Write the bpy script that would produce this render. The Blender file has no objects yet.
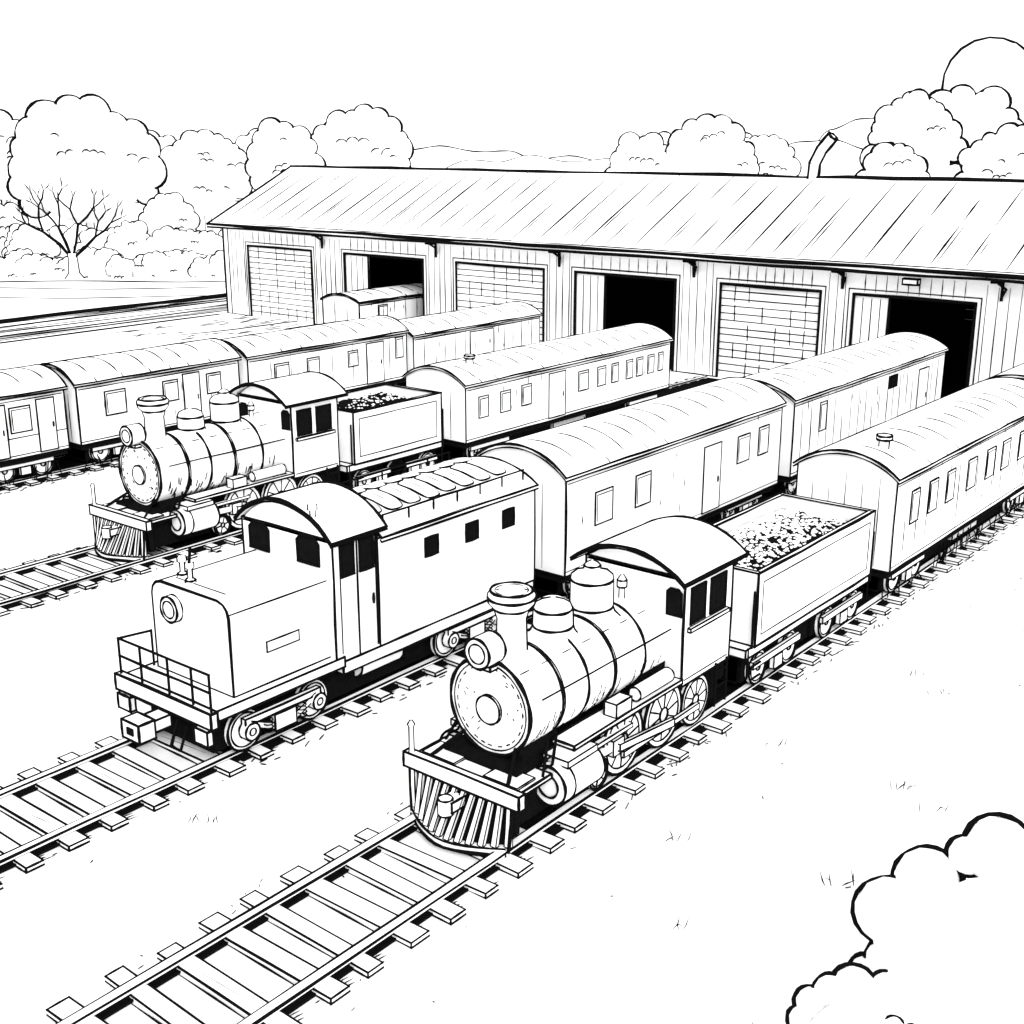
import bpy, math, random
from mathutils import Vector as V
random.seed(7)
R=random.random
def U(a,b): return a+(b-a)*random.random()
sc=bpy.context.scene
CAM=V((0,0,12))

# ---------------- materials ----------------
def mat(name,c,var=0.0,scale=3.0):
    m=bpy.data.materials.new(name); m.use_nodes=True
    nt=m.node_tree; b=nt.nodes["Principled BSDF"]
    b.inputs["Roughness"].default_value=1.0
    b.inputs["Specular IOR Level"].default_value=0.0
    if var>0:
        tc=nt.nodes.new("ShaderNodeTexCoord"); n=nt.nodes.new("ShaderNodeTexNoise"); n.inputs["Scale"].default_value=scale
        r=nt.nodes.new("ShaderNodeValToRGB")
        r.color_ramp.elements[0].color=(c-var,c-var,c-var,1); r.color_ramp.elements[1].color=(c+var,c+var,c+var,1)
        nt.links.new(tc.outputs["Object"],n.inputs["Vector"]); nt.links.new(n.outputs["Fac"],r.inputs["Fac"]); nt.links.new(r.outputs["Color"],b.inputs["Base Color"])
    else: b.inputs["Base Color"].default_value=(c,c,c,1)
    return m
MATS={'white':mat('white_paint',.88,.02),'ink':mat('ink_black',.004),'dark':mat('black_parts_and_shade',.005,.002,8),  # 'dark': black parts, plus painted shade under trains and in the shed
      'ground':mat('pale_ground',.88,.015,.3),'leaf':mat('pale_foliage',.88,.02,1.0),'grey':mat('light_grey',.5,.1,6)}

# ---------------- builder ----------------
class G:
    def __init__(s,name,origin=(0,0,0),r=.03,scale=1.0,seg=.9):
        s.name=name;s.o=V(origin);s.r=r;s.s=scale;s.seg=seg;s.parts={};s.view=(CAM-s.o)
        s.rmin=s.view.length*.0005 if s.o.length>15 else 0
    def P(s,name,m='white'):
        if name not in s.parts: s.parts[name]=(m,[],[])
        return s.parts[name]
    def add(s,name,m,vs,fs):
        _,v,f=s.P(name,m); b=len(v)
        v.extend([tuple(q) for q in vs]); f.extend([tuple(i+b for i in q) for q in fs])
    def box(s,name,x0,x1,y0,y1,z0,z1,m='white',ink=True,r=None):
        vs=[(x,y,z) for x in(x0,x1) for y in(y0,y1) for z in(z0,z1)]
        fs=[(0,1,3,2),(4,6,7,5),(0,4,5,1),(2,3,7,6),(0,2,6,4),(1,5,7,3)]
        s.add(name,m,vs,fs)
        if ink:
            for a,b in((0,1),(0,2),(0,4),(1,3),(1,5),(2,3),(2,6),(3,7),(4,5),(4,6),(5,7),(6,7)): s.ink([vs[a],vs[b]],r)
    def prismY(s,name,prof,y0,y1,m='white'):
        n=len(prof); vs=[(x,y0,z) for x,z in prof]+[(x,y1,z) for x,z in prof]
        fs=[tuple(range(n)),tuple(range(2*n-1,n-1,-1))]+[(i,i+n,(i+1)%n+n,(i+1)%n) for i in range(n)]
        s.add(name,m,vs,fs)
    def hexa(s,name,vs,m='white',ink=True,r=None):
        fs=[(0,1,2,3),(7,6,5,4),(0,4,5,1),(1,5,6,2),(2,6,7,3),(3,7,4,0)]
        s.add(name,m,vs,fs)
        if ink:
            for i in range(4):
                s.ink([vs[i],vs[(i+1)%4]],r);s.ink([vs[i+4],vs[(i+1)%4+4]],r);s.ink([vs[i],vs[i+4]],r)
    def frame(s,a):
        a=V(a).normalized(); u=V((0,0,1)) if abs(a.z)<.9 else V((1,0,0))
        p=a.cross(u).normalized(); return a,p,a.cross(p)
    def cyl(s,name,p0,p1,r0,r1=None,m='white',n=28,rings=True,sil=True,r=None):
        r1=r0 if r1 is None else r1; p0=V(p0);p1=V(p1); a,p,q=s.frame(p1-p0)
        vs=[]
        for c,rr in((p0,r0),(p1,r1)):
            for i in range(n):
                t=2*math.pi*i/n; vs.append(c+p*math.cos(t)*rr+q*math.sin(t)*rr)
        fs=[tuple(range(n)),tuple(range(2*n-1,n-1,-1))]+[(i,(i+1)%n,(i+1)%n+n,i+n) for i in range(n)]
        s.add(name,m,vs,fs)
        if rings: s.circ(p0,a,r0,r);s.circ(p1,a,r1,r)
        if sil:
            sv=a.cross(s.view-(p0+p1)/2*s.s).normalized()
            for k in(-1,1): s.ink([p0+sv*k*r0,p1+sv*k*r1],r)
    def circ(s,c,a,rad,r=None,t0=0,t1=360,n=None):
        a,p,q=s.frame(a); c=V(c); n=n or 24; full=(t1-t0)>=360
        pts=[c+p*math.cos(math.radians(t0+(t1-t0)*i/n))*rad+q*math.sin(math.radians(t0+(t1-t0)*i/n))*rad for i in range(n if full else n+1)]
        s.ink(pts,r,closed=full,sub=False)
    def lathe(s,name,c,prof,m='white',n=24,rings=(),r=None):
        c=V(c); vs=[];fs=[]
        for rr,z in prof:
            for i in range(n):
                t=2*math.pi*i/n; vs.append(c+V((math.cos(t)*rr,math.sin(t)*rr,z)))
        k=len(prof)
        for j in range(k-1):
            for i in range(n): fs.append((j*n+i,j*n+(i+1)%n,(j+1)*n+(i+1)%n,(j+1)*n+i))
        fs.append(tuple(range((k-1)*n,k*n)))
        s.add(name,m,vs,fs)
        w=s.view-c*s.s; sv=V((-w.y,w.x,0)).normalized()
        L=[c+sv*rr+V((0,0,z)) for rr,z in prof]; Rr=[c-sv*rr+V((0,0,z)) for rr,z in prof]
        s.ink(L,r,sub=False);s.ink(Rr,r,sub=False)
        for j in rings: s.circ(c+V((0,0,prof[j][1])),(0,0,1),prof[j][0],r)
    def ball(s,name,c,rad,m='white',n=12,sq=(1,1,1)):
        c=V(c);vs=[];fs=[];k=n//2+1
        for j in range(k):
            ph=math.pi*j/(k-1)
            for i in range(n):
                t=2*math.pi*i/n; vs.append((c.x+rad*sq[0]*math.sin(ph)*math.cos(t),c.y+rad*sq[1]*math.sin(ph)*math.sin(t),c.z+rad*sq[2]*math.cos(ph)))
        for j in range(k-1):
            for i in range(n): fs.append((j*n+i,(j+1)*n+i,(j+1)*n+(i+1)%n,j*n+(i+1)%n))
        s.add(name,m,vs,fs)
    def ink(s,pts,r=None,closed=False,sub=True,taper=False,name='ink_outline',wob=1.0):
        r=max(s.rmin,(r or s.r)); pts=[V(p) for p in pts]; out=[]
        if sub:
            for a,b in zip(pts[:-1],pts[1:]):
                d=(b-a).length; n=max(1,int(d/s.seg))
                for i in range(n):
                    p=a.lerp(b,i/n)
                    if i: p=p+V((U(-1,1),U(-1,1),U(-1,1)))*r*.35*wob
                    out.append(p)
            out.append(pts[-1])
            if len(out)==2: out=[out[0],out[0].lerp(out[1],.5),out[1]]
        else: out=pts
        N=len(out)
        if N<2: return
        vs=[];fs=[];K=5;nv=None;ph=U(0,6)
        for i,p in enumerate(out):
            a=out[(i-1)%N] if (closed or i>0) else p; b=out[(i+1)%N] if (closed or i<N-1) else p
            t=(b-a)
            if t.length<1e-7: t=V((0,0,1))
            t.normalize()
            if nv is None:
                u=V((0,0,1)) if abs(t.z)<.9 else V((1,0,0)); nv=t.cross(u).normalized()
            else:
                nn=nv-t*nv.dot(t)
                nv=nn.normalized() if nn.length>1e-4 else t.orthogonal().normalized()
            bn=t.cross(nv); rr=r*(1+.22*math.sin(i*1.3+ph))
            if not closed and (i==0 or i==N-1): rr=r*(.3 if taper else .85)
            e=V((0,0,0))
            if not closed and i==0: e=-t*r*.6
            if not closed and i==N-1: e=t*r*.6
            for k in range(K):
                w=2*math.pi*k/K; vs.append(p+e+nv*math.cos(w)*rr+bn*math.sin(w)*rr)
        for i in range(N if closed else N-1):
            j=(i+1)%N
            for k in range(K): fs.append((i*K+k,i*K+(k+1)%K,j*K+(k+1)%K,j*K+k))
        if not closed: fs.append(tuple(range(K)));fs.append(tuple(range((N-1)*K,N*K)))
        s.add(name,'ink',vs,fs)
    def done(s):
        e=bpy.data.objects.new(s.name,None); e.location=s.o; e.empty_display_size=.5; sc.collection.objects.link(e)
        for k,(m,v,f) in s.parts.items():
            me=bpy.data.meshes.new(k); me.from_pydata([(a*s.s,b*s.s,c*s.s) for a,b,c in v],[],f); me.materials.append(MATS[m]); me.update()
            ob=bpy.data.objects.new(k,me); ob.parent=e; sc.collection.objects.link(ob)
        return e

# ---------------- ground ----------------
me=bpy.data.meshes.new('ground'); S=4000
me.from_pydata([(-S,-S,0),(S,-S,0),(S,S,0),(-S,S,0)],[],[(0,1,2,3)]); me.materials.append(MATS['ground'])
sc.collection.objects.link(bpy.data.objects.new('ground',me))

# ---------------- tracks ----------------
def track(X,Y0,Y1,r,hg=1.05,dense=(16,57),dark=()):
    g=G('railway_track',(X,0,0),r=r,seg=1.6); g.rmin=0
    y=Y0
    while y<Y1:
        j=U(-.05,.05); e=U(-.08,.08); a=U(-.05,.05); w=.17+U(-.02,.03)
        x0,x1=-hg-.5+e,hg+.5+e; yy=y+j
        vs=[(x0,yy-w-a,0.0),(x1,yy-w+a,0.0),(x1,yy+w+a,0.0),(x0,yy+w-a,0.0)]
        vt=[(p[0],p[1],.1) for p in vs]
        g.hexa('ties',vs+vt,ink=False)
        rr=r*.75
        g.ink([vt[0],vt[1]],rr*1.1);g.ink([vt[3],vt[2]],rr);g.ink([vt[1],vt[2]],rr);g.ink([vt[0],vt[3]],rr)
        g.ink([(vs[1][0],vs[1][1],.015),(vs[2][0],vs[2][1],.015)],rr*1.2);g.ink([vs[1],vt[1]],rr)
        g.ink([(hg+.1,vs[1][1],.015),(vs[1][0],vs[1][1],.015)],rr); g.ink([(x0,vs[0][1],.015),(-hg,vs[0][1],.015)],rr)
        g.ink([(-hg+.1,yy-w-.02,.012),(hg-.1,yy-w-.02+U(-.02,.02),.012)],rr*1.1,taper=True)
        if R()<.4: g.ink([(-hg+U(.15,1),yy+U(-.08,.08),.1),(hg-U(.15,1),yy+U(-.08,.08),.1)],rr*.4,taper=True)
        # hatching in the corner between rail and tie
        for q in range(3):
            xx=hg+.16+q*.08; g.ink([(xx,yy+w+.04,.01),(xx+.03,yy+w+U(.1,.28),.01)],rr*.6,taper=True)
        y+=.86
    for k in(-1,1):
        c=k*hg
        g.box('rails',c-.13,c+.13,Y0-1,Y1,.0,.05,'dark',ink=False)
        g.box('rails_web',c-.05,c+.05,Y0-1,Y1,.05,.13,'dark',ink=False)
        g.box('rail_heads',c-.085,c+.085,Y0-1,Y1,.13,.2,'white',ink=False)
        for d in(-.085,.085): g.ink([(c+d,Y0-1,.19),(c+d,Y1,.19)],r*.95)
        g.ink([(c+.13,Y0-1,.04),(c+.13,Y1,.04)],r*.8)
    for (a,b) in dark:  # black strips paint in the shadow beneath the trains
        g.box('train_shadow',-hg+.14,hg-.14,a,b,0.0,.112,'dark',ink=False)
        g.box('train_shadow',hg+.14,hg+.22,a,b,0.0,.03,'dark',ink=False)
    for i in range(int((dense[1]-dense[0])*8)):
        yy=U(*dense); x=random.choice((-1,1))*(hg+U(.15,.75))
        g.ink([(x,yy,.02),(x+U(-.12,.12),yy+U(-.25,.25),.02)],r*.5)
    for i in range(int((dense[0]-Y0)*2)):
        yy=U(Y0,dense[0]); x=random.choice((-1,1))*(hg+U(.15,.8))
        g.ink([(x,yy,.02),(x+U(-.05,.05),yy+U(-.1,.1),.02)],r*.35)
    g.done()
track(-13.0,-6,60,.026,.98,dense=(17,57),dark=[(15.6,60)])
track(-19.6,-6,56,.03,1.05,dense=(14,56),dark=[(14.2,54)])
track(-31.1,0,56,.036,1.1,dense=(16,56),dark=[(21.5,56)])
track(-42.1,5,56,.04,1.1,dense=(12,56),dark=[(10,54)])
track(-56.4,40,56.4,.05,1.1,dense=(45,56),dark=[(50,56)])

# ---------------- wheels ----------------
def wheel(g,x,y,rad,spokes=0,m='white',r=None,th=.1):
    z=.2+rad; r=r or g.r*.8
    g.cyl('wheels',(x-th,y,z),(x,y,z),rad,m=m,n=22,rings=False,sil=False)
    g.circ((x,y,z),(1,0,0),rad,r*1.3); g.circ((x+.01,y,z),(1,0,0),rad*.82,r*.8); g.circ((x+.02,y,z),(1,0,0),rad*.22,r*.9,n=10)
    for i in range(spokes):
        t=math.pi*2*i/spokes+.2
        g.ink([(x+.01,y+math.cos(t)*rad*.22,z+math.sin(t)*rad*.22),(x+.01,y+math.cos(t)*rad*.82,z+math.sin(t)*rad*.82)],r*.8)

def arc_prof(hw,ze,za,n=14):
    h=za-ze; Rr=(hw*hw+h*h)/(2*h); cz=za-Rr; A=math.asin(min(1,hw/Rr))
    f=lambda t:(Rr*math.sin(t),cz+Rr*math.cos(t))
    return [f(A-2*A*i/n) for i in range(n+1)],f,A

def roof(g,hw,ze,za,y0,y1,ribs=None,th=.09,r=None,name='roof'):
    prof,f,A=arc_prof(hw,ze,za)
    low=[(x,z-th) for x,z in prof][::-1]
    g.prismY(name,prof+low,y0,y1)
    r=r or g.r
    for y in(y0,y1): g.ink([(x,y,z) for x,z in prof],r*1.15,sub=False)
    g.ink([(x,y0,z) for x,z in low],r*.7,sub=False)
    for k in(-1,1):
        g.ink([(k*hw,y0,ze),(k*hw,y1,ze)],r); g.ink([(k*hw,y0,ze-th),(k*hw,y1,ze-th)],r*.9)
    w=g.view; el=math.atan2(w.z-za,w.x)
    t=-min(A,el) ; x,z=f(t); g.ink([(x,y0,z+.005),(x,y1,z+.005)],r)
    if ribs:
        y=y0+ribs*.7
        while y<y1-.2:
            a=U(-.3,.2)*A; b=U(.6,.9)*A; bend=U(.0,.25)
            g.ink([(f(a+(b-a)*i/6)[0],y-bend*(1-i/6)**2,f(a+(b-a)*i/6)[1]) for i in range(7)],r*.75,sub=False,taper=True)
            if R()<.5: g.ink([(f(.88*A)[0],y+.1,f(.88*A)[1]),(f(A)[0],y+.1,f(A)[1])],r*.5)
            y+=ribs*U(.7,1.05)

def window(g,x,y,w,z0,z1,m='white',r=None,double=True):
    r=r or g.r*.85
    g.box('windows_'+m,x-.03,x+.02,y-w/2,y+w/2,z0,z1,m,ink=False)
    P=[(x+.02,y-w/2,z0),(x+.02,y+w/2,z0),(x+.02,y+w/2,z1),(x+.02,y-w/2,z1)]
    for i in range(4): g.ink([P[i],P[(i+1)%4]],r)
    if double:
        d=.09; xx=x+.022
        g.ink([(xx,y-w/2+d,z0+d),(xx,y-w/2+d,z1-d)],r*.55); g.ink([(xx,y-w/2+d,z1-d),(xx,y+w/2-d*.5,z1-d)],r*.55)
def fwindow(g,y,x,w,z0,z1,m='dark',r=None):
    r=r or g.r*.8
    c=min(w,z1-z0)*.22
    P=[(x-w/2,z0),(x+w/2,z0),(x+w/2,z1-c),(x+w/2-c,z1),(x-w/2+c,z1),(x-w/2,z1-c)]
    g.prismY('windows_'+m,P,y-.02,y+.03,m)
    g.ink([(a,y-.02,b) for a,b in P]+[(P[0][0],y-.02,P[0][1])],r,sub=False)

def bogie(g,x,y,wr=.42,wm='white'):
    for k in(-1,1):
        for d in(-.75,.75): wheel(g,x if k>0 else -x+.1,y+d,wr,m=wm)
    g.box('bogie_frames',-x+.12,x-.12,y-1.3,y+1.3,.35,.95,'dark',ink=False)
    g.box('bogie_side',x+.01,x+.1,y-1.15,y+1.15,.68,.84,'white',r=g.r*.7)
    g.box('bogie_side',x+.01,x+.13,y-.2,y+.2,.38,.68,'white',r=g.r*.7)

def coach(name,X,Y0,Y1,hw=1.45,zb=1.05,ze=3.65,za=4.25,r=.033,wins=(),doors=(),planks=0,endplanks=5,ribs=1.2,belt=None,stack=None,wm='white'):
    g=G(name,(X,Y0,0),r=r); L=Y1-Y0
    g.box('body',-hw,hw,0,L,zb,ze,ink=False)
    prof,f,A=arc_prof(hw,ze,za-.03)
    g.prismY('roof_end',prof,.0,L)
    roof(g,hw+.08,ze,za,-.1,L+.1,ribs)
    for x in(-hw,hw):
        for y in(0,L): g.ink([(x,y,zb),(x,y,ze)])
        g.ink([(x,0,zb),(x,L,zb)],r*1.2)
    for y in(0,L): g.ink([(-hw,y,zb),(hw,y,zb)],r*1.2)
    g.box('sole_bar',-hw+.05,hw-.08,.05,L-.05,zb-.2,zb-.01,'dark',ink=False)
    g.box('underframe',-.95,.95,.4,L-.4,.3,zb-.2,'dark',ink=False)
    g.ink([(hw,0,zb+.12),(hw,L,zb+.12)],r*.5)
    for y in (1.7,L-1.7): bogie(g,1.15,y)
    g.box('underfloor_tanks',.5,1.1,L*.42,L*.58,.5,zb-.2,'grey',r=r*.6)
    for b in range(int(L*5)):
        y=U(.2,L-.2); g.ink([(1.12+U(0,.15),y,.1),(1.0+U(0,.3),y+U(-.2,.2),U(.3,.75))],r*.55,name='brake_rigging')
    g.ink([(0,-.1,zb-.1),(0,-.55,zb-.12)],.09,name='coupler'); g.ink([(.35,-.02,zb-.1),(.3,-.45,zb-.4)],r,name='hoses')
    for w in wins:
        y,ww=w[0],w[1]; z0=w[2] if len(w)>2 else 2.1; z1=w[3] if len(w)>3 else 3.05
        window(g,hw,y,ww,z0,z1,w[4] if len(w)>4 else wm)
    for y,ww in doors:
        window(g,hw,y,ww,zb+.1,3.2 if ze>3.4 else ze-.3,double=False); g.ink([(hw+.03,y+ww*.35,2.0),(hw+.03,y+ww*.35,2.15)],r)
    if planks:
        n=int(L/planks)
        for i in range(1,n):
            y=L*i/n+U(-.06,.06)
            z0=zb+.1+ (U(0,1.2) if R()<.3 else 0); z1=ze-.15-(U(0,1.) if R()<.25 else 0)
            g.ink([(hw+.003,y,z0),(hw+.003,y+U(-.03,.03),z1)],r*.55,taper=True)
    for i in range(1,endplanks+1):
        x=-hw+2*hw*i/(endplanks+1); g.ink([(x,-.003,zb+.1),(x,-.003,ze-U(.0,.5))],r*.5,taper=True)
    for i in range(int(L*.6)):
        y=U(.3,L-.3); z=U(zb+.2,ze-.3); g.ink([(hw+.003,y,z),(hw+.003,y+U(-.03,.03),z+U(.15,.4))],r*.3,taper=True)
    g.ink([(hw+.003,.1,ze-.22),(hw+.003,L-.1,ze-.22)],r*.4)
    if belt: g.ink([(hw+.003,0,belt),(hw+.003,L,belt)],r*.6)
    if stack is not None:
        g.lathe('roof_vent',(.5,stack,za-.15),[(.12,0),(.12,.3),(.2,.32),(.2,.42)],rings=(0,2,3),n=12)
    g.done()

coach('passenger_coach',-13.05,30.3,43.3,hw=1.4,ze=3.6,za=4.15,planks=.75,wins=[(1.3,.55,2.15,3.05),(2.6,.6,2.15,3.05),(3.9,.6,2.15,3.05),(5.6,.7,2.15,3.05),(7.2,.7,2.15,3.05),(8.6,.7,2.15,3.05),(10.2,.7,2.15,3.05),(11.8,.7,2.15,3.05)],stack=1.1)
coach('passenger_coach',-13.05,44.2,56.0,hw=1.4,ze=3.6,za=4.15,planks=.7,wins=[(1.5+i*1.3,.7) for i in range(8)])
coach('passenger_coach',-19.6,24.7,36.5,hw=1.5,ze=3.75,za=4.38,wins=[(1.7,.8,2.15,3.05),(3.6,.75,2.2,3.1),(9.3,.75,2.3,3.15),(10.6,.65,2.3,3.2)],doors=[(7.4,1.0)],endplanks=3)
coach('boxcar',-19.6,37.4,50.9,hw=1.5,ze=3.7,za=4.2,planks=.62,wins=[(2.2,.5,2.3,3.3),(8.2,.8,2.9,3.35,'dark')],doors=[(11.3,1.0)],endplanks=6)
coach('passenger_coach',-31.1,34.1,48.2,hw=1.5,zb=1.1,ze=3.3,za=3.85,r=.036,wins=[(1.0,.55,1.95,2.75),(2.3,.6,1.95,2.75),(3.6,.6,2.0,2.8),(7.4,.7,2.0,2.8),(8.7,.6,2.0,2.8),(9.7,.5,2.0,2.8),(10.8,.5,2.0,2.8),(11.6,.5,2.0,2.8),(12.5,.5,2.0,2.8),(13.3,.4,2.0,2.8)],doors=[(5.6,1.1)],endplanks=3,stack=1.4)
coach('passenger_coach',-42.1,14.6,24.6,hw=1.45,ze=3.35,za=3.95,r=.042,wins=[(6.2,.8,2.0,2.9,'white'),(8.2,.8,2.0,2.9)],doors=[(7.2,.9),(9.2,.7)],endplanks=4,belt=1.8)
coach('passenger_coach',-42.1,25.1,32.6,hw=1.45,ze=3.35,za=3.95,r=.042,wins=[(1.6,.9,2.0,2.9),(4.1,.7,2.1,2.9),(6.2,.7,2.1,2.9)],doors=[(5.1,.8)],endplanks=4)
coach('passenger_coach',-42.1,33.1,42.6,hw=1.45,ze=3.3,za=3.85,r=.042,wins=[(1.8,.8,2.1,2.8),(3.6,.7,2.1,2.8),(6.0,.6,2.1,2.8),(9.0,.5)],doors=[(7.4,1.1)],endplanks=4,planks=1.1)
coach('boxcar',-42.1,43.1,52.9,hw=1.45,ze=3.0,za=3.5,r=.042,planks=.7,doors=[(5,1.8)],endplanks=4)
coach('caboose',-56.4,53.4,60.5,hw=1.6,zb=.9,ze=2.45,za=2.85,r=.055,planks=1.,wins=[(2.,.8,1.4,2.1)],endplanks=2)

# ---------------- steam locomotive ----------------
def steam(X,Y,sc_=1.0,r=.03,BR=.92):
    g=G('steam_locomotive',(X,Y,0),r=r,scale=sc_); B=2.28
    g.cyl('boiler',(0,0,B),(0,4.7,B),BR,n=44,rings=False)
    g.circ((0,0,B),(0,1,0),BR,r*1.3,n=44)
    g.circ((0,-.01,B),(0,1,0),BR*.9,r*.5,n=40)
    g.cyl('smokebox_door',(0,-.06,B-.05),(0,0,B-.05),.27,n=20,sil=False,r=r*.7)
    for i in range(24):
        t=2*math.pi*i/24+U(-.05,.05); p=V((math.cos(t)*BR*.82,-.006,B+math.sin(t)*BR*.82)); q=V((math.cos(t+.1)*BR*.82,-.006,B+math.sin(t+.1)*BR*.82)); g.ink([p,q],r*.5)
    for i in range(12):
        a=U(0,6.28); rr=U(.4,.68); p=V((math.cos(a)*rr,-.004,B+math.sin(a)*rr)); g.ink([p,p+V((U(-.06,.06),0,U(-.06,.06)))],r*.35)
    for y in(.95,1.75,2.6,3.65): g.circ((0,y,B),(0,1,0),BR+.005,r*1.15,n=44)
    for y in(1.02,2.67): g.circ((0,y,B),(0,1,0),BR+.005,r*.45,n=44)
    for y in range(7):
        g.ink([(math.cos(.9)*BR,.15+y*.62,B+math.sin(.9)*BR),(math.cos(.9)*BR,.4+y*.62,B+math.sin(.9)*BR)],r*.45)
    g.ink([(BR+.04,.3,B+.3),(BR+.04,4.5,B+.3)],r*.7)
    for i in range(60):
        t=U(-.9,-.1); y=U(.3,4.4); g.ink([(math.cos(t)*(BR+.004),y,B+math.sin(t)*(BR+.004)),(math.cos(t-.2)*(BR+.004),y+U(-.03,.03),B+math.sin(t-.2)*(BR+.004))],r*.35)
    g.cyl('headlight',(0,-.34,B+1.12),(0,.1,B+1.12),.28,n=20,r=r*.95); g.circ((0,-.35,B+1.12),(0,1,0),.18,r*.6)
    g.box('headlight_bracket',-.18,.18,-.2,.12,B+.78,B+.86,ink=True,r=r*.8)
    g.lathe('chimney',(0,.62,B+.7),[(.3,0),(.27,.15),(.25,.8),(.31,1.0),(.4,1.1),(.42,1.2),(.42,1.27),(.38,1.33)],rings=(3,5,7),r=r)
    g.lathe('chimney_mouth',(0,.62,B+2.02),[(.3,0),(.24,.02)],'grey',rings=(0,),r=r*.6)
    g.lathe('sand_dome',(0,1.85,B+.6),[(.48,.2),(.4,.3),(.37,.38),(.36,.72),(.31,.84),(.2,.9),(.06,.93)],rings=(2,3),r=r)
    g.lathe('steam_dome',(0,3.1,B+.6),[(.55,.2),(.44,.3),(.41,.4),(.41,.95),(.39,1.05),(.28,1.14),(.06,1.18)],rings=(2,3),r=r)
    g.lathe('dome_cap',(0,3.1,B+1.75),[(.16,0),(.16,.08),(.1,.14),(.03,.17)],rings=(1,),r=r*.8,n=10)
    g.lathe('whistle',(.1,4.0,B+.8),[(.05,0),(.05,.35),(.09,.36),(.09,.5),(.03,.6)],rings=(2,3),r=r*.7,n=10)
    hw=1.2; c0,c1=4.6,6.5; zb,ze=1.35,3.68
    g.box('cab',-hw,hw,c0,c1,zb,ze,r=r*1.1)
    prof,f,A=arc_prof(hw,ze-.08,4.08); g.prismY('cab_gable',prof,c0,c1)
    roof(g,1.36,ze-.02,4.16,c0-.32,c1+.3,None,r=r*1.15,th=.05,name='cab_roof')
    for a in(.2,.7,1.2,1.6): g.ink([(-.3+U(0,.3),c0+a,4.16),(.5,c0+.12+a,4.1)],r*.45,taper=True)
    fwindow(g,c0,.97,.34,2.85,3.42); fwindow(g,c0,-.97,.34,2.85,3.42)
    window(g,hw,c0+.5,.55,2.65,3.4,'dark',double=False,r=r*1.2); window(g,hw,c0+1.3,.6,2.65,3.4,'dark',double=False,r=r*1.2)
    g.box('window_sill',hw,hw+.08,c0+.15,c0+1.7,2.5,2.58,r=r*.7)
    g.ink([(hw+.01,c0+.1,zb+.12),(hw+.01,c1-.1,zb+.12)],r*.5)
    g.box('firebox',-.8,.8,3.6,4.6,1.2,2.2,'dark',ink=False)
    for k in(-1,1):
        a,b=sorted((k*.72,k*1.22)); g.box('running_board',a,b,.9,4.6,1.44,1.52,r=r*.9)
    g.box('air_pump',.9,1.18,2.3,2.8,1.52,1.8,r=r*.8); g.cyl('air_tank',(1.06,3.1,1.7),(1.06,4.3,1.7),.14,n=14,r=r*.7)
    g.box('frame',-.85,.85,-.3,6.6,.3,1.36,'dark',ink=False); g.box('frame',-1.0,1.0,4.3,6.7,.8,1.34,'dark',ink=False)
    g.hexa('saddle',[(-.85,.1,1.1),(.85,.1,1.1),(.85,1.2,1.1),(-.85,1.2,1.1),(-.5,.1,1.7),(.5,.1,1.7),(.5,1.2,1.7),(-.5,1.2,1.7)],'dark',ink=False)
    for k in(-1,1):
        g.ink([(k*.6,-.02,B-.66),(k*.95,-.7,1.2)],.045,name='brace')
        g.ink([(k*1.15,.05,1.2),(k*1.0,.4,1.75)],.03,name='steps'); g.ink([(k*1.15,.3,1.2),(k*1.0,.65,1.75)],.03,name='steps')
        for q in (.25,.5,.75): g.ink([(k*(1.15-.15*q),.05+.35*q,1.2+.55*q),(k*(1.15-.15*q),.3+.35*q,1.2+.55*q)],.025,name='steps')
    for k in(-1,1):
        a=k*1.1
        g.cyl('steam_cylinder',(a,.3,.95),(a,1.5,.95),.38,n=26,r=r); g.circ((a,.28,.95),(0,1,0),.22,r*.8); g.circ((a,.6,.95),(0,1,0),.385,r*.7)
        g.box('valve_chest',a-.28,a+.28,.5,1.4,1.3,1.42,r=r*.7)
        g.cyl('piston_rod',(a,1.5,.95),(a,2.5,.9),.08,n=10,r=r*.7)
        g.box('crosshead',a-.1,a+.1,2.2,2.55,.76,1.08,r=r*.7)
        g.box('slide_bar',a-.06,a+.06,1.5,2.9,1.12,1.2,r=r*.6)
        xx=1.07 if k>0 else -.97
        for y in(2.7,4.15,5.4): wheel(g,xx,y,.68 if y<5 else .55,10)
        wheel(g,xx,1.9,.3,6); 
        x2=a+.05*k+.06
        g.hexa('connecting_rod',[(x2-.04,2.35,.84),(x2+.04,2.35,.84),(x2+.04,2.35,.98),(x2-.04,2.35,.98),(x2-.04,4.3,.62),(x2+.04,4.3,.62),(x2+.04,4.3,.78),(x2-.04,4.3,.78)],r=r*.7)
        g.hexa('coupling_rod',[(x2-.1,2.6,.58),(x2-.03,2.6,.58),(x2-.03,2.6,.7),(x2-.1,2.6,.7),(x2-.1,5.4,.58),(x2-.03,5.4,.58),(x2-.03,5.4,.7),(x2-.1,5.4,.7)],r=r*.6)
    for z in(.5,.85,1.2): g.ink([(1.22,5.95,z),(1.22,6.4,z)],r*1.2,name='cab_steps')
    for y in(5.95,6.4): g.ink([(1.22,y,.45),(1.22,y,1.4)],r*1.2,name='cab_steps')
    g.box('buffer_beam',-1.34,1.34,-.85,-.68,1.02,1.3,r=r)
    g.box('front_deck',-1.2,1.2,-.68,.25,1.16,1.24,r=r*.9)
    g.box('deck_plate',-1.1,-.35,-.6,-.1,1.24,1.28,r=r*.6); g.box('deck_plate',.35,1.1,-.6,-.1,1.24,1.28,r=r*.6)
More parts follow.
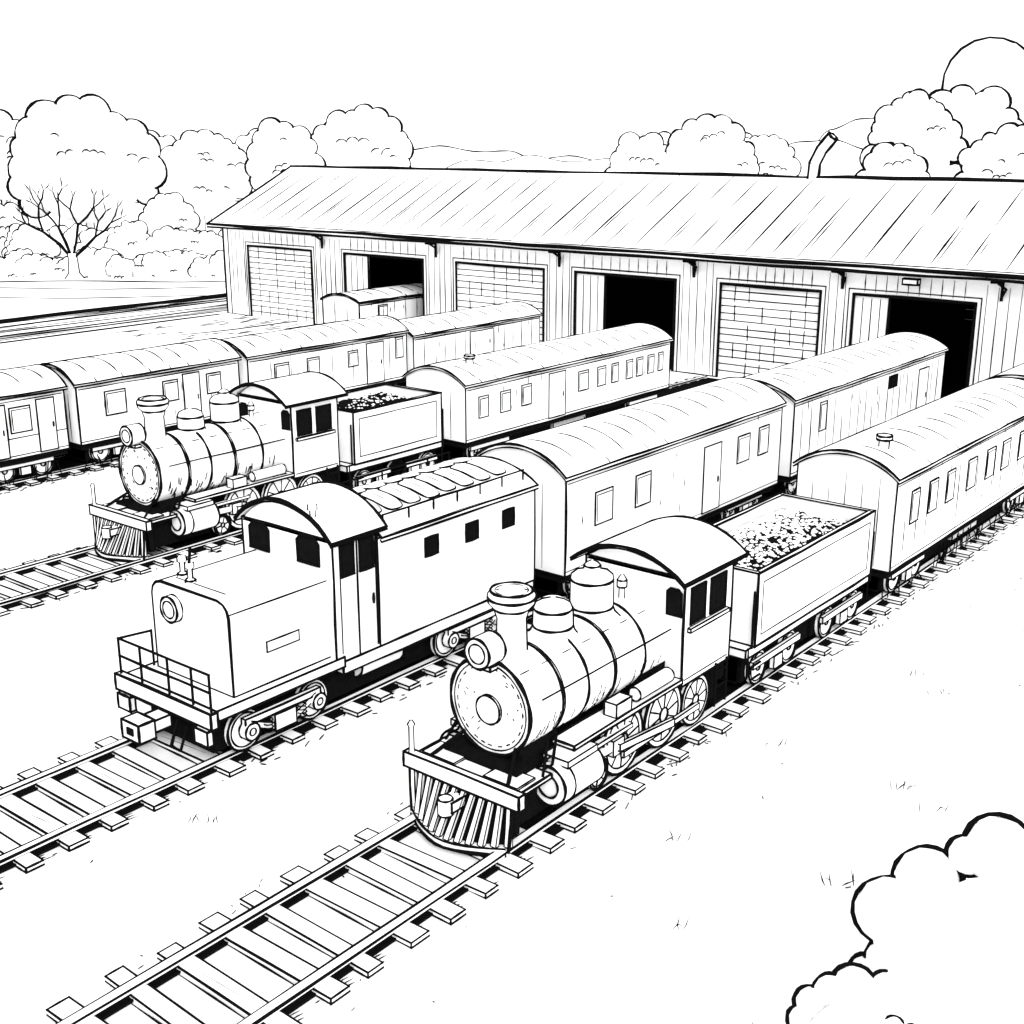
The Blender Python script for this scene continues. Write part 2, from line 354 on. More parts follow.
    g.lathe('flag_post',(-1.22,-.76,1.3),[(.05,0),(.04,.05),(.035,.5),(.06,.55),(.02,.62)],n=8,r=r*.7)
    g.hexa('pilot_back',[(-1.0,-.55,.28),(1.0,-.55,.28),(1.0,-.4,.28),(-1.0,-.4,.28),(-1.1,-.66,1.0),(1.1,-.66,1.0),(1.1,-.5,1.0),(-1.1,-.5,1.0)],'dark',ink=False)
    n=12; bot=[]
    for i in range(n):
        t=-1+2*i/(n-1); xt=t*1.12; xb=t*1.1; yb=-1.36+.48*abs(t)**1.6
        w=.058
        g.hexa('pilot_slats',[(xb-w,yb,.26),(xb+w,yb,.26),(xb+w,yb+.08,.26),(xb-w,yb+.08,.26),(xt-w*.75,-.86,1.02),(xt+w*.75,-.86,1.02),(xt+w*.75,-.78,1.02),(xt-w*.75,-.78,1.02)],r=r*.5)
        bot.append((xb,yb,.24))
    for a,b in zip(bot[:-1],bot[1:]):
        g.hexa('pilot_sill',[(a[0],a[1]-.05,.14),(b[0],b[1]-.05,.14),(b[0],b[1]+.14,.14),(a[0],a[1]+.14,.14),(a[0],a[1]-.05,.26),(b[0],b[1]-.05,.26),(b[0],b[1]+.14,.26),(a[0],a[1]+.14,.26)],ink=False)
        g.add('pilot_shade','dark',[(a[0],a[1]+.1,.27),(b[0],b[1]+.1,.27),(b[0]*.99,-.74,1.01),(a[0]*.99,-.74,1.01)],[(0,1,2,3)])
    g.ink([(p[0],p[1]-.05,.14) for p in bot],r*1.3,sub=False); g.ink([(p[0],p[1]-.05,.26) for p in bot],r*.8,sub=False)
    for k in(-1,1): g.ink([(k*1.14,bot[0][1],.2),(k*1.2,-.84,1.0)],r*1.3)
    g.box('coupler',-.15,.15,-1.22,-.86,.74,.93,r=r*.8); g.cyl('coupler',(0,-1.22,.68),(0,-1.22,.98),.13,n=14,r=r*.7)
    g.done()
steam(-13.05,15.6); steam(-31.2,21.1,1.06,.034,.96)

def tender(X,Y,L,sc_=1.0,r=.03,white=.85):
    g=G('coal_tender',(X,Y,0),r=r,scale=sc_); hw=1.3
    zb,zt=1.3,3.0
    g.box('tank_floor',-hw,hw,0,L,zb,2.5,ink=False)
    g.box('tank_side',hw-.1,hw,0,L,2.5,zt,ink=False);g.box('tank_side',-hw,-hw+.1,0,L,2.5,zt,ink=False)
    g.box('tank_end',-hw+.1,hw-.1,0,.1,2.5,zt-.003,ink=False);g.box('tank_end',-hw+.1,hw-.1,L-.1,L,2.5,zt-.003,ink=False)
    for x in(-hw,hw):
        for y in(0,L): g.ink([(x,y,zb),(x,y,zt)],r*1.2)
        g.ink([(x,0,zt),(x,L,zt)],r*1.3); g.ink([(x,0,zb),(x,L,zb)],r*1.3)
    for x in(-hw+.12,hw-.12): g.ink([(x,.1,zt),(x,L-.1,zt)],r*.9)
    for y in(0,L,.12,L-.12): g.ink([(-hw,y,zt),(hw,y,zt)],r)
    g.ink([(-hw,0,zb),(hw,0,zb)],r*1.2)
    q=[(hw+.004,.25,zb+.22),(hw+.004,L-.25,zb+.22),(hw+.004,L-.25,zt-.25),(hw+.004,.25,zt-.25)]
    for i in range(4): g.ink([q[i],q[(i+1)%4]],r*.55)
    H=lambda x,y:2.64+.4*max(0,1-(x/1.15)**2)*min(1,max(0,(y-.1)/1.0),max(0,(L-.1-y)/1.2))
    N=10;M=20;vs=[];fs=[]
    for i in range(N+1):
        for j in range(M+1):
            x=-1.19+2.38*i/N;y=.11+(L-.22)*j/M; vs.append((x,y,H(x,y)+U(-.03,.03)))
    for i in range(N):
        for j in range(M): a=i*(M+1)+j; fs.append((a,a+1,a+M+2,a+M+1))
    g.add('coal_heap','dark',vs,fs)
    for i in range(int(L*400*white)):
        x=U(-1.14,1.14);y=U(.2,L-.2); s_=U(.025,.062)
        if abs(x)>.85 and R()<.6: continue
        g.ball('coal_lumps',(x,y,H(x,y)+U(0,.03)),s_,'white',5,(U(.8,1.2),U(.8,1.3),.7))
    g.box('frame',-1.25,1.25,-.3,L+.1,1.08,1.29,r=r)
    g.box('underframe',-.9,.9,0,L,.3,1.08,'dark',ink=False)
    for yy in(1.3,L-1.3):
        bogie(g,1.12,yy,.4)
    for y in(-.2,L+.05):
        g.ink([(1.25,y,.6),(1.25,y,1.3)],r); 
    g.ink([(1.28,-.1,1.3),(1.28,-.1,2.6)],r*1.1,name='handrails'); g.ink([(1.28,L+.1,1.1),(1.28,L+.1,2.4)],r*1.1,name='handrails')
    g.ink([(1.1,L+.1,2.4),(1.28,L+.1,2.4)],r)
    g.ink([(.2,L,.95),(.2,L+.8,.95)],.1,name='coupler')
    for z in (.5,.8): g.ink([(1.25,.0,z),(1.25,.4,z)],r*1.2,name='steps')
    g.done()
tender(-13.05,23.1,6.1); tender(-31.2,28.6,4.15,1.06,.034,.22)

# ---------------- diesel locomotive ----------------
def diesel(X,Y):
    r=.032; g=G('diesel_locomotive',(X,Y,0),r=r)
    L=10.0
    g.box('frame',-1.45,1.45,0,3.4,1.2,1.42,r=r); g.box('frame',-1.4,1.4,3.4,L,1.0,1.3,r=r)
    g.box('buffer_beam',-1.62,1.48,-.16,0,1.08,1.42,r=r*1.1)
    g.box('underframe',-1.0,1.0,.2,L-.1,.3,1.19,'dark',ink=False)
    h=1.22; zb,zt=1.42,3.38
    prof=[(h,zb),(h,zt-.3),(h-.05,zt-.15),(h-.15,zt-.05),(h-.32,zt),(-h+.32,zt),(-h+.15,zt-.05),(-h+.05,zt-.15),(-h,zt-.3),(-h,zb)]
    g.prismY('hood',prof,.62,3.2)
    g.ink([(x,.62,z) for x,z in prof]+[(h,.62,zb)],r,sub=False)
    g.ink([(h,.62,zb),(h,3.2,zb)],r); g.ink([(h-.02,.62,zt-.24),(h-.02,3.2,zt-.24)],r*.6); g.ink([(-h+.2,.62,zt-.03),(-h+.2,3.2,zt-.03)],r)
    g.ink([(h-.04,1.0,zt-.2),(h-.5,.95,zt+.003),(-h+.4,.95,zt+.003)],r*.5)
    g.cyl('headlight',(-.5,.48,2.9),(-.5,.63,2.9),.27,n=22,sil=True,r=r*.9); g.circ((-.5,.47,2.9),(0,1,0),.18,r*.6)
    for p in((-.8,1.1),(-.35,.95)): g.lathe('marker_lamp',(p[0],p[1],zt),[(.1,0),(.1,.06),(.04,.1),(.04,.3),(.08,.33),(.08,.42)],n=10,r=r*.8,rings=(1,))
    g.ink([(-.35,.95,zt+.42),(-.22,.9,zt+.75)],r*1.3,name='marker_lamp_whip')
    g.box('number_plate',h-.02,h+.02,1.5,2.35,2.1,2.32,r=r*.6)
    for x in(-1.52,-.8,.1,.85,1.4):
        g.cyl('railing',(x,-.08,1.42),(x,-.08,2.2),.028,n=8,rings=False,sil=False,m='ink')
    for z in(1.82,2.2): g.ink([(-1.52,-.08,z),(1.4,-.08,z)],.034,name='railing')
    g.ink([(-1.52,-.08,2.2),(-1.35,.6,2.2)],.036,name='railing'); g.ink([(-1.35,.6,2.2),(-1.35,.6,1.42)],.035,name='railing')
    g.box('coupler',-.2,.2,-.6,-.16,.8,1.05,r=r); g.box('coupler_head',-.3,.25,-.95,-.58,.72,1.1,r=r)
    g.box('coupler_face',-.12,.08,-.985,-.95,.84,.99,'dark',ink=False)
    for k in(-1,1): g.box('footstep',k*1.25-.2,k*1.25+.2,-.25,-.12,.75,1.07,r=r)
    g.ink([(.45,-.2,1.0),(.55,-.45,.6),(.7,-.35,.5),(.75,-.2,.95)],.035,name='air_hose')
    c0,c1=3.2,4.5; hw=1.42; ze=4.05
    g.box('cab',-hw,hw,c0,c1,1.3,ze,r=r)
    prof,f,A=arc_prof(hw,ze-.08,4.62); g.prismY('cab_gable',prof,c0,c1)
    roof(g,1.52,ze-.02,4.7,c0-.12,c1+.2,None,r=r*1.2,th=.06,name='cab_roof')
    for x,w_ in ((-.86,.62),(.7,.66)): fwindow(g,c0,x,w_,3.42,4.02,r=r*1.2)
    window(g,hw,3.6,.36,3.2,3.9,'dark',double=False,r=r*1.1); window(g,hw,4.15,.4,3.2,3.9,'dark',double=False,r=r*1.1)
    g.ink([(hw+.01,3.88,1.35),(hw+.01,3.88,3.95)],r*.8); g.ink([(hw+.01,3.38,1.5),(hw+.01,3.38,3.9)],r*.5); g.ink([(hw+.02,4.43,1.4),(hw+.02,4.43,3.9)],r*.9)
    g.ink([(hw+.05,4.3,2.4),(hw+.05,4.3,2.6)],r)
    g.lathe('horn',(.9,c0-.02,4.42),[(.05,0),(.05,.2),(.09,.22),(.09,.32)],n=8,r=r*.7)
    ze2=3.78
    g.box('body',-hw,hw,c1,L,1.3,ze2,r=r)
    prof,f,A=arc_prof(hw,ze2,4.2); g.prismY('body_roof',prof,c1,L)
    roof(g,hw+.05,ze2,4.23,c1+.1,L+.06,None,r=r)
    for yy,w in((6.2,.42),(7.6,.42),(8.95,.42)): window(g,hw,yy,w,2.98,3.4,'dark',double=False,r=r*1.1)
    def pad(cx,cy,a,b,z0,hh):
        n=20;vs=[];fs=[]
        def se(t,k): 
            c_,s_=math.cos(t),math.sin(t); return (cx+a*k*math.copysign(abs(c_)**.45,c_),cy+b*k*math.copysign(abs(s_)**.45,s_))
        zz=lambda x:z0-(x*x)/4.6
        lev=[(1,0),(.97,.5),(.85,.85),(.5,1)]
        for k,u in lev:
            for i in range(n):
                x,y=se(2*math.pi*i/n,k); vs.append((x,y,zz(x)+hh*u))
        for j in range(3):
            for i in range(n): fs.append((j*n+i,j*n+(i+1)%n,(j+1)*n+(i+1)%n,(j+1)*n+i))
        fs.append(tuple(range(3*n,4*n)))
        g.add('roof_pads','white',vs,fs)
        g.ink([(vs[n+i]) for i in range(n)],r*.75,closed=True,sub=False)
        g.ink([(cx-a*.5,cy-b*.3,zz(cx-a*.5)+hh+.01),(cx+a*.4,cy-b*.2,zz(cx+a*.4)+hh+.01)],r*.4,taper=True)
    for j in range(8):
        for x in(-.72,.38): pad(x+U(-.03,.03),5.05+j*.62+U(-.04,.04),.52,.27,4.2,.13)
    for x,z in((1.22,3.98),(-1.2,4.05)):
        g.ink([(x,4.9,z+.2),(x,9.8,z+.2)],.028,name='roof_rail')
        for j in range(7): g.ink([(x,4.9+j*.815,z-.05),(x,4.9+j*.815,z+.2)],.026,name='roof_rail')
    def truck(y):
        for k in(-1,1):
            xx=1.2 if k>0 else -1.1
            for d in(-.9,.9): wheel(g,xx,y+d,.44)
        g.box('truck_frame',1.24,1.36,y-1.0,y+1.0,.78,.93,r=r*.8)
        g.box('truck_frame',1.24,1.4,y-.28,y+.28,.42,.78,r=r*.8)
        for k in (-1,1):
            g.hexa('truck_frame',[(1.24,y+k*.28,.45),(1.36,y+k*.28,.45),(1.36,y+k*.28,.6),(1.24,y+k*.28,.6),(1.24,y+k*.85,.72),(1.36,y+k*.85,.72),(1.36,y+k*.85,.85),(1.24,y+k*.85,.85)],r=r*.6)
        for d in(-.9,.9):
            g.cyl('axle_box',(1.24,y+d,.66),(1.44,y+d,.66),.18,n=14,r=r*.8); g.circ((1.45,y+d,.66),(1,0,0),.08,r*.6,n=10)
        for q in(-.45,.45): 
            for z in range(4): g.circ((1.38,y+q,.5+z*.08),(0,0,1),.1,r*.5,n=8)
    truck(1.75); truck(L-2.2)
    g.cyl('fuel_tank',(.98,4.1,.85),(.98,5.4,.85),.26,n=16,r=r)
    g.box('air_reservoir',-.8,1.1,5.6,6.2,.5,.95,'dark',ink=False)
    g.done()
diesel(-19.6,13.5)

# ---------------- shed ----------------
def shed():
    g=G('train_shed',(0,57,0),r=.07,seg=2.5)
    xl,xr=-71.8,14.0; H=6.2; DZ=4.85; D=14
    doors=[(-69.2,-62.8,0),(-59.7,-52.8,1),(-50.1,-43.5,0),(-41.3,-34.8,1),(-32.1,-26.6,0),(-24.9,-19.1,1),(-16.2,-10.0,1),(-7.5,-1.2,0),(1.5,8,0)]
    x=xl
    for a,b,o in doors+[(xr,xr,None)]:
        g.box('front_wall',x,a,0,.3,0,H,ink=False)
        n=max(2,int((a-x)/.42))
        for i in range(1,n):
            xx=x+(a-x)*i/n; g.ink([(xx,-.003,.1),(xx+U(-.05,.05),-.003,H-.3-U(0,.3))],.038,taper=True)
        g.ink([(x,-.003,0),(a,-.003,0)],.06)
        if o is None: break
        g.box('front_wall',a,b,0,.3,DZ,H,ink=False)
        for i in range(1,11):
            xx=a+(b-a)*i/11; g.ink([(xx,-.003,DZ+.15),(xx,-.003,H-.4)],.032,taper=True)
        fr=.09
        g.ink([(a,-.02,0),(a,-.02,DZ)],fr);g.ink([(b,-.02,0),(b,-.02,DZ)],fr);g.ink([(a,-.02,DZ),(b,-.02,DZ)],fr)
        g.ink([(a-.25,-.02,0),(a-.25,-.02,DZ+.25)],.035);g.ink([(b+.25,-.02,0),(b+.25,-.02,DZ+.25)],.035);g.ink([(a-.25,-.02,DZ+.25),(b+.25,-.02,DZ+.25)],.035)
        if o==0:
            g.box('roller_door',a,b,.12,.2,0,DZ,ink=False)
            for i in range(1,13): 
                z=DZ*i/13; g.ink([(a,.11,z+U(-.03,.03)),(b,.11,z+U(-.03,.03))],.033)
            for i in range(1,7):
                xx=a+(b-a)*i/7
                for q in range(5):
                    if R()<.75: g.ink([(xx+U(-.04,.04),.11,DZ*q/5+.1),(xx,.11,DZ*(q+1)/5-.1)],.03)
        else:
            w=(b-a)*.3
            g.box('sliding_door',a,a+w,.1,.2,0,DZ-.05,r=.05)
            g.ink([(a+w,.08,0),(a+w,.08,DZ)],.07)
            for i in range(1,4): g.ink([(a+w*i/4,.095,.2),(a+w*i/4,.095,DZ-.2)],.03)
        nx=b+1.1
        g.ink([(nx,-.05,H-1.0),(nx+.25,-.3,H-.6),(nx,-.55,H-.35)],.08,name='knee_brackets'); g.ink([(nx,-.05,H-1.1),(nx,-.05,H-.3)],.09,name='knee_brackets'); g.ink([(nx,-.05,H-.35),(nx-.3,-.6,H-.3)],.08,name='knee_brackets')
        x=b
    g.box('side_wall',xl,xl+.3,.3,D,0,H,ink=False); g.box('side_wall',xr-.3,xr,.3,D,0,H,ink=False)
    g.box('rear_wall',xl,xr,D,D+.3,0,H,ink=False)
    g.box('interior_shade',xl+.32,xr-.32,D-.2,D-.05,.02,H,'dark',ink=False)  # shed interior coloured black to put in the shade behind open doors
    g.box('interior_shade',xl+.32,xr-.32,.32,D-.2,.008,.02,'dark',ink=False)
    g.box('interior_shade',xl+.32,xr-.32,.32,D-.2,H-.2,H-.1,'dark',ink=False)
    g.box('interior_shade',xl+.31,xl+.4,.32,D-.2,.02,H-.2,'dark',ink=False)
    for (a,b,o) in doors:
        if o==1:
            for i in range(3):
                z=3.0+i*.5; g.box('interior_racks',a+2.6,b-.6,8+i*.02,8.03+i*.02,z,z+.02,'grey',ink=False)
    g.ink([(xl,0,0),(xl,0,H)],.09); g.ink([(xl+.5,-.01,0),(xl+.5,-.01,H-.2)],.04)
    e0,e1=-.9,D+1.2; rz=9.95; ry=7.0; ez=6.25; th=.22; X0,X1=xl-.5,xr+.7
    vs=[];pr=[(e0,ez),(ry,rz),(e1,ez),(e1,ez-th),(ry,rz-th),(e0,ez-th)]
    for X in(X0,X1): vs+=[(X,y,z) for y,z in pr]
    g.add('roof','white',vs,[(0,6,7,1),(1,7,8,2),(2,8,9,3),(3,9,10,4),(4,10,11,5),(5,11,6,0),(0,1,4,5),(1,2,3,4),(6,11,10,7),(7,10,9,8)])
    for X in (xl+.15,xr-.15):
        g.add('gable','white',[(X,0,H-.2),(X,ry,rz-.3),(X,D+.3,H-.2)],[(0,1,2)])
    g.ink([(X0,e0,ez),(X1,e0,ez)],.1); g.ink([(X0,e0,ez-th),(X1,e0,ez-th)],.08); g.ink([(X0,ry,rz),(X1,ry,rz)],.13); g.ink([(X0,e1,ez),(X1,e1,ez)],.08)
    for X in(X0,X1): g.ink([(X,e0,ez),(X,ry,rz)],.12); g.ink([(X,ry,rz),(X,e1,ez)],.1); g.ink([(X,e0,ez-th),(X,ry,rz-th)],.06)
    rp=lambda y: ez+(rz-ez)*(y-e0)/(ry-e0)
    g.ink([(X0,e0+.25,rp(e0+.25)),(X1,e0+.25,rp(e0+.25))],.04)
    xx=X0+1.2
    while xx<X1:
        a=U(.03,.08); b=U(.9,.99) if R()<.85 else U(.6,.85)
        p=lambda t:(xx,e0+(ry-e0)*t,ez+(rz-ez)*t+.01)
        if R()<.3:
            m_=U(.4,.6); g.ink([p(a),p(m_)],.05,taper=True); g.ink([p(m_+.07),p(b)],.045,taper=True)
        else: g.ink([p(a),p(b)],.055,taper=True)
        if R()<.4: g.ink([(q[0]+.22,q[1],q[2]) for q in (p(U(.05,.2)),p(U(.3,.6)))],.032,taper=True)
        xx+=U(1.4,1.8)
    g.box('wall_lamp',-22.3,-21.6,-.7,-.4,5.55,5.8,r=.05)
    pts=[V((-30.8,ry,rz-.2)),V((-30.75,ry,rz+.7)),V((-30.4,ry,rz+1.4)),V((-29.8,ry,rz+2.1))]
    for a,b in zip(pts[:-1],pts[1:]): g.cyl('flue',a,b,.24,n=12,rings=False,r=.13)
    g.circ(pts[-1],pts[-1]-pts[-2],.24,.08)
    g.done()
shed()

# ---------------- vegetation ----------------
def W(D,r): return V((-.627*D+.779*r,.779*D+.627*r,0))
def crown(g,c,rx,rz,lobe,t0=-35,t1=215,r=.1,inner=6,body=True,var=(.6,1.45),step=1.5):
    c=V(c); w=g.view-c; w=V((w.x,w.y,w.z*.6 if g.o.length<40 else 0)).normalized()
    side=V((-w.y,w.x,0)).normalized(); up=side.cross(w)*-1
    if up.z<0: up=-up
    t=t0; ph0=U(0,6)
    while t<t1:
        a=math.radians(t); lr=lobe*U(*var)
        k=U(.93,1.04)*(1+.05*math.sin(3*a+ph0))
        p=c+side*(-math.cos(a))*(rx-lobe*.8)*k+up*math.sin(a)*(rz-lobe*.8)*k+w*U(-.2,.2)*lr
        g.ball('foliage',p,lr*.98,'leaf',14)
        aa,pp,qq=g.frame(w); tt=U(0,6)
        pts=[]
        for i in range(22):
            th=2*math.pi*i/22; q=lr*(1.02+.05*math.sin(2*th+tt))
            pts.append(p+pp*math.cos(th)*q+qq*math.sin(th)*q+w*lr*.06)
        g.ink(pts,r*U(.8,1.2),closed=True,sub=False,name='leaf_edges')
        t+=math.degrees(lr*step/((rx+rz)/2))
    if body:
        vs=[];fs=[];n=24;k=13; sh=lobe*1.12
        for j in range(k):
            ph=math.pi*j/(k-1)
            for i in range(n):
                t=2*math.pi*i/n
                vs.append(c+w*lobe*1.5+side*(rx-sh)*math.sin(ph)*math.cos(t)+w*(rx*.35)*math.sin(ph)*math.sin(t)+up*(rz-sh)*math.cos(ph))
        for j in range(k-1):
            for i in range(n): fs.append((j*n+i,(j+1)*n+i,(j+1)*n+(i+1)%n,j*n+(i+1)%n))
        g.add('foliage','leaf',vs,fs)
    for i in range(inner):
        a=U(0,2*math.pi); q=U(.3,.8); x=math.cos(a)*q*(rx-lobe*1.12); z=math.sin(a)*q*(rz-lobe*1.12)
        d=math.sqrt(max(0,1-q*q))*rx*.35
        p=c+w*(lobe*1.5+d+.08)+side*x+up*z; lr=lobe*U(.3,.6); s0=U(.2,1.0)
        for m_ in range(random.choice((1,2,3))):
            o=side*m_*lr*1.7+up*m_*U(-.5,.5)*lr+w*.1*m_
            pts=[p+o+side*math.cos(s0+2.2*m/7)*lr+up*math.sin(s0+2.2*m/7)*lr for m in range(8)]
            g.ink(pts,r*.55,sub=False,taper=True,name='leaf_edges')
def tree(D,rr,top,rx,rz,lobe,r=.11,inner=5,name='tree',var=(.6,1.45)):
    o=W(D,rr); g=G(name,o,r=r)
    cz=top-rz
    crown(g,(0,0,cz),rx,rz,lobe,r=r,inner=inner,var=var)
    g.lathe('trunk',(0,0,0),[(.55,0),(.38,.8),(.32,max(1,cz-rz*.5)),(.2,max(1.5,cz))],n=10,r=r*.7)
    for k in(-1,1): g.cyl('limbs',(0,0,cz*.45),(k*rx*.4,0,cz*.9),.16,.08,n=8,rings=False,r=r*.5)
    g.done()
tree(130,-42.8,15.5,7.2,6.6,1.3,.14)
tree(136,-53.5,13.9,4.4,4.7,1.1,.12)
tree(128,-50.5,5.6,2.4,2.8,.6,.09,3)
tree(152,-36,12.7,5.2,5.4,1.1,.11); tree(162,-44.5,12.7,4.6,5,1.1,.1)
tree(125,-33.5,6.8,2.6,3.0,.7,.09,4)
tree(150,-26.3,13.7,4.0,4.4,1.0,.13); tree(168,-33,12.6,4.5,5,1.0,.1)
tree(160,-18.9,15.5,7.0,6.4,1.3,.14)
tree(150,23.0,14.0,5.4,5,1.05,.12); tree(152,15.6,12.2,4.4,4,.9,.11); tree(156,30,12.3,4.5,4,.95,.1); tree(165,24,13.0,9,4,1.2,.09,4)
tree(128,39.5,16.1,4.6,6.5,.95,.14); tree(135,46.5,16.6,7.0,7.2,1.15,.13,4)
# big smooth-headed tree at the right
g=G('tree',W(150,54.7),r=.12)
crown(g,(0,0,15.6),5.6,6.0,5.2,t0=88,t1=92,r=.13,inner=0,body=False,var=(1,1.01)); g.lathe('trunk',(0,0,0),[(.6,0),(.4,2),(.35,12)],n=10,r=.09); g.done()
tree(118,45.5,13.1,4.6,5,.95,.12); tree(122,36,11.3,3.6,4.2,.85,.12); tree(125,58,18,7,8,1.6,.12)
tree(130,-66,15,7,6.5,1.4)
# bare tree
def bare():
    g=G('bare_tree',W(112,-38.7),r=.1)
    def br(p,d,l,rad,n):
        q=p+d*l; mid=p.lerp(q,.5)+V((U(-1,1),U(-1,1),0))*l*.1
        g.ink([p,mid,q],rad,sub=False,name='branches',taper=(n==0))
        if n==0: return
        for k in range(2):
            sgn=-1 if k else 1
            dd=(d+V((.779,.627,0))*sgn*U(.3,.8)+V((0,0,U(-.1,.35)))).normalized()
            br(q,dd,l*U(.5,.8),rad*.7,n-1)
    g.lathe('trunk',(0,0,0),[(.8,0),(.42,.5),(.34,1.8),(.36,2.2)],n=10,r=.1)
    S_=V((.779,.627,0))
    for sx,zz,l in((-.9,.9,3.0),(-.35,1,2.6),(.25,1,2.8),(.85,.75,2.6)): br(V((0,0,1.9))+S_*sx*.25,(S_*sx+V((0,0,zz))).normalized(),l,.15,3)
    g.done()
bare()
g=G('hedge',W(114,-36),r=.08)
for i in range(22):
    rr=-19+i*1.55; p=W(114+U(-1,1),-36+rr)-g.o; h=U(1.2,2.1)
    crown(g,(p.x,p.y,h*.35),U(1.3,1.9),h,.42,t0=0,t1=180,r=.07,inner=1)
g.done()
g=G('hedge',W(120,-30),r=.08)
for i in range(14):
    p=W(124+U(-2,2),-48+i*1.9)-g.o; h=U(2.2,3.2)
    crown(g,(p.x,p.y,h*.35),U(1.6,2.4),h,.5,t0=0,t1=180,r=.07,inner=1)
g.done()
# foreground bush
g=G('bush',(-3.3,15.7,0),r=.034)
crown(g,(0,0,.25),2.75,2.55,.34,t0=-30,t1=210,r=.036,inner=3,var=(.7,1.5),step=1.55)
crown(g,(-1.7,-1.6,.0),1.25,1.15,.25,t0=-10,t1=170,r=.032,inner=2,var=(.7,1.4),step=1.55)
for i in range(30):
    a=U(-.5,1.4); p=V((-2.7+a*.9+U(-.2,.2),-2.3+a*.2,0)); g.ink([p,p+V((U(-.3,.1),U(-.2,.1),U(.1,.4)))],.016,taper=True,name='grass_blades')
g.done()
# hills
def hill(D,pts,r=.3):
    g=G('hill',W(D,0),r=r,seg=20); base=g.o
    top=[];fs=[];vs=[]
    for rr,z in pts:
        a=W(D,rr)-base; b=W(D-60,rr*.86)-base; c=W(D+90,rr*1.2)-base
        vs+=[(b.x,b.y,-.5),(a.x,a.y,z),(c.x,c.y,-.5)]; top.append((a.x,a.y,z))
    for i in range(len(pts)-1):
        a=i*3; fs+=[(a,a+1,a+4,a+3),(a+1,a+2,a+5,a+4)]
    g.add('slope','ground',vs,fs); g.ink(top,r,sub=False); g.done()
def smooth(D,p,n=6):
    out=[]
    for (x0,y0),(x1,y1) in zip(p[:-1],p[1:]):
        for i in range(n):
            t=i/n; s=t*t*(3-2*t); out.append(((x0+(x1-x0)*t-512)/1304*D,12-((y0+(y1-y0)*s)-137)*D/1360))
    return out
hill(420,smooth(420,[(380,175),(410,150),(440,146),(480,152),(510,151),(535,160),(570,156),(610,163),(640,168)]),.38)
hill(380,smooth(380,[(420,178),(470,160),(500,162),(530,155),(570,162),(620,158),(660,170)]),.22)
hill(300,smooth(300,[(745,172),(770,152),(800,142),(835,140),(870,150),(900,168)]),.26)
hill(360,smooth(360,[(800,170),(830,130),(860,119),(890,117),(930,130),(990,165)]),.3)
hill(500,smooth(500,[(-250,150),(-100,135),(0,140),(100,150),(200,155),(300,165)]),.3)

g=G('dirt_road',(-76,0,0),r=.06,seg=4)
g.add('surface','ground',[(-5,0,.004),(4.5,0,.004),(4.5,130,.004),(-5,130,.004)],[(0,1,2,3)])
for i in range(120):
    x=-5+9.5*(R()**1.25); a=U(10,75); l=U(6,26)
    g.ink([(x,a,.01),(x+U(-.2,.2),a+l,.01)],.055 if x<-1.0 else .035,taper=True)
for x in(-5,-4.7,-4.3,-3.8,4.4): g.ink([(x,0,.01),(x,95 if x<0 else 56,.01)],.07)
g.done()
g=G('field_edge',(0,0,0),r=.06,seg=4)
for D0,k in((108,.09),(103,.06),(97,.055)):
    g.ink([W(D0+math.sin(i*.7+D0)*.7+i*.12,-62+i*2.4)+V((0,0,.02)) for i in range(17)],k,sub=False,taper=True)
for x0,y0 in((-58,35),(-62,42),(-66,48)):
    g.ink([V((x0+i*.35+math.sin(i)*.3,y0+i*2,.02)) for i in range(8)],.05,sub=False,taper=True)
for i in range(50):
    x=U(-70,-62);y=U(46,56.5); g.ink([V((x,y,.02)),V((x+U(-.3,.3),y+U(.4,2),.02))],.04,taper=True)
g.done()
g=G('grass',(0,0,0),r=.014)
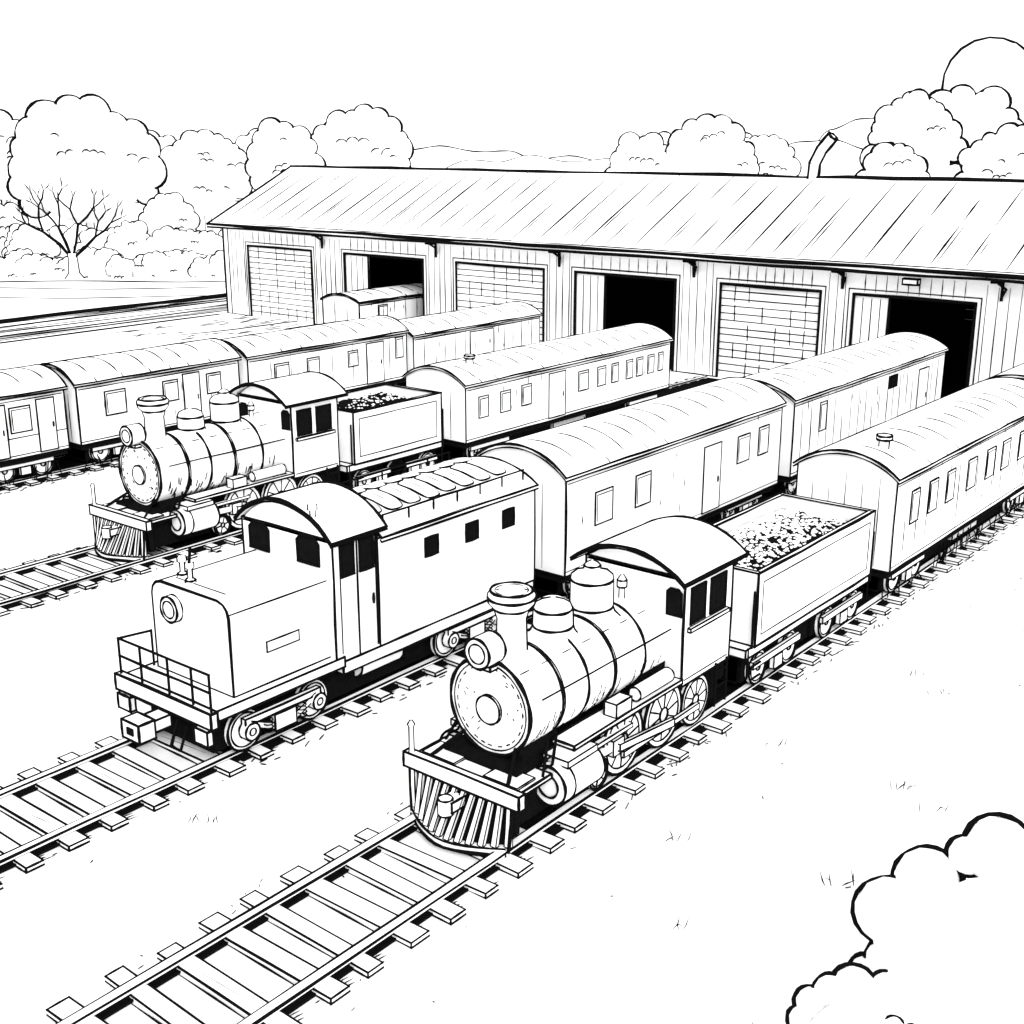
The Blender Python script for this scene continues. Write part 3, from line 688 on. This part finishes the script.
tufts=[(-9.9,17.2,5),(-7.2,17.6,6),(-6.4,17.9,4),(-7.6,21.4,6),(-8.6,26,3),(-8.0,31,3),(-9.5,26.6,3),(-17.1,12.2,6),(-26,13,4),(-24,18,3),(-6.9,20.9,3),(-5.6,31,4),(-8.5,15,3),(-10.3,21.5,3),(-36,18,3),(-7,36,4)]
for x,y,n in tufts:
    for i in range(n):
        a=U(-.35,.35); p=V((x+a*.779,y+a*.627,0)); d=U(-.1,.22)
        g.ink([p,p+V((d*.4,U(-.03,.03),U(.06,.12))),p+V((d,U(-.05,.05),U(.12,.27)))],.013,sub=False,taper=True)
for i in range(60):
    p=V((U(-18,0),U(8,40),.01)); g.ink([p,p+V((U(-.08,.08),U(-.08,.08),0))],.012)
g.done()

# ---------------- light ----------------
w=bpy.data.worlds.new("World"); sc.world=w; w.use_nodes=True; nt=w.node_tree
bg=nt.nodes["Background"]; sky=nt.nodes.new("ShaderNodeTexSky"); sky.sky_type='NISHITA'; sky.sun_disc=False
EL=math.radians(35); AZ=math.radians(128)
sky.sun_elevation=EL; sky.sun_rotation=AZ
hs=nt.nodes.new("ShaderNodeHueSaturation"); hs.inputs["Saturation"].default_value=0.0; hs.inputs["Value"].default_value=.1
mx=nt.nodes.new("ShaderNodeMixRGB"); mx.inputs[0].default_value=.85; mx.inputs[2].default_value=(1.9,1.9,1.9,1)
nt.links.new(sky.outputs[0],hs.inputs["Color"]); nt.links.new(hs.outputs[0],mx.inputs[1]); nt.links.new(mx.outputs[0],bg.inputs[0]); bg.inputs[1].default_value=1.0
sl=bpy.data.lights.new('sun','SUN'); sl.energy=2.6; sl.angle=math.radians(25); so=bpy.data.objects.new('sun',sl); sc.collection.objects.link(so)
d=V((math.sin(AZ)*math.cos(EL),math.cos(AZ)*math.cos(EL),math.sin(EL))) 
so.rotation_euler=d.to_track_quat('Z','Y').to_euler()

cd=bpy.data.cameras.new('camera'); cd.sensor_width=36; cd.lens=43.9; cd.clip_end=6000; cd.clip_start=.1
co=bpy.data.objects.new('camera',cd); co.location=CAM; co.rotation_euler=(math.radians(73.3),0,math.radians(38.8)); sc.collection.objects.link(co); sc.camera=co
sc.view_settings.view_transform='Standard'; sc.view_settings.look='None'; sc.view_settings.exposure=0
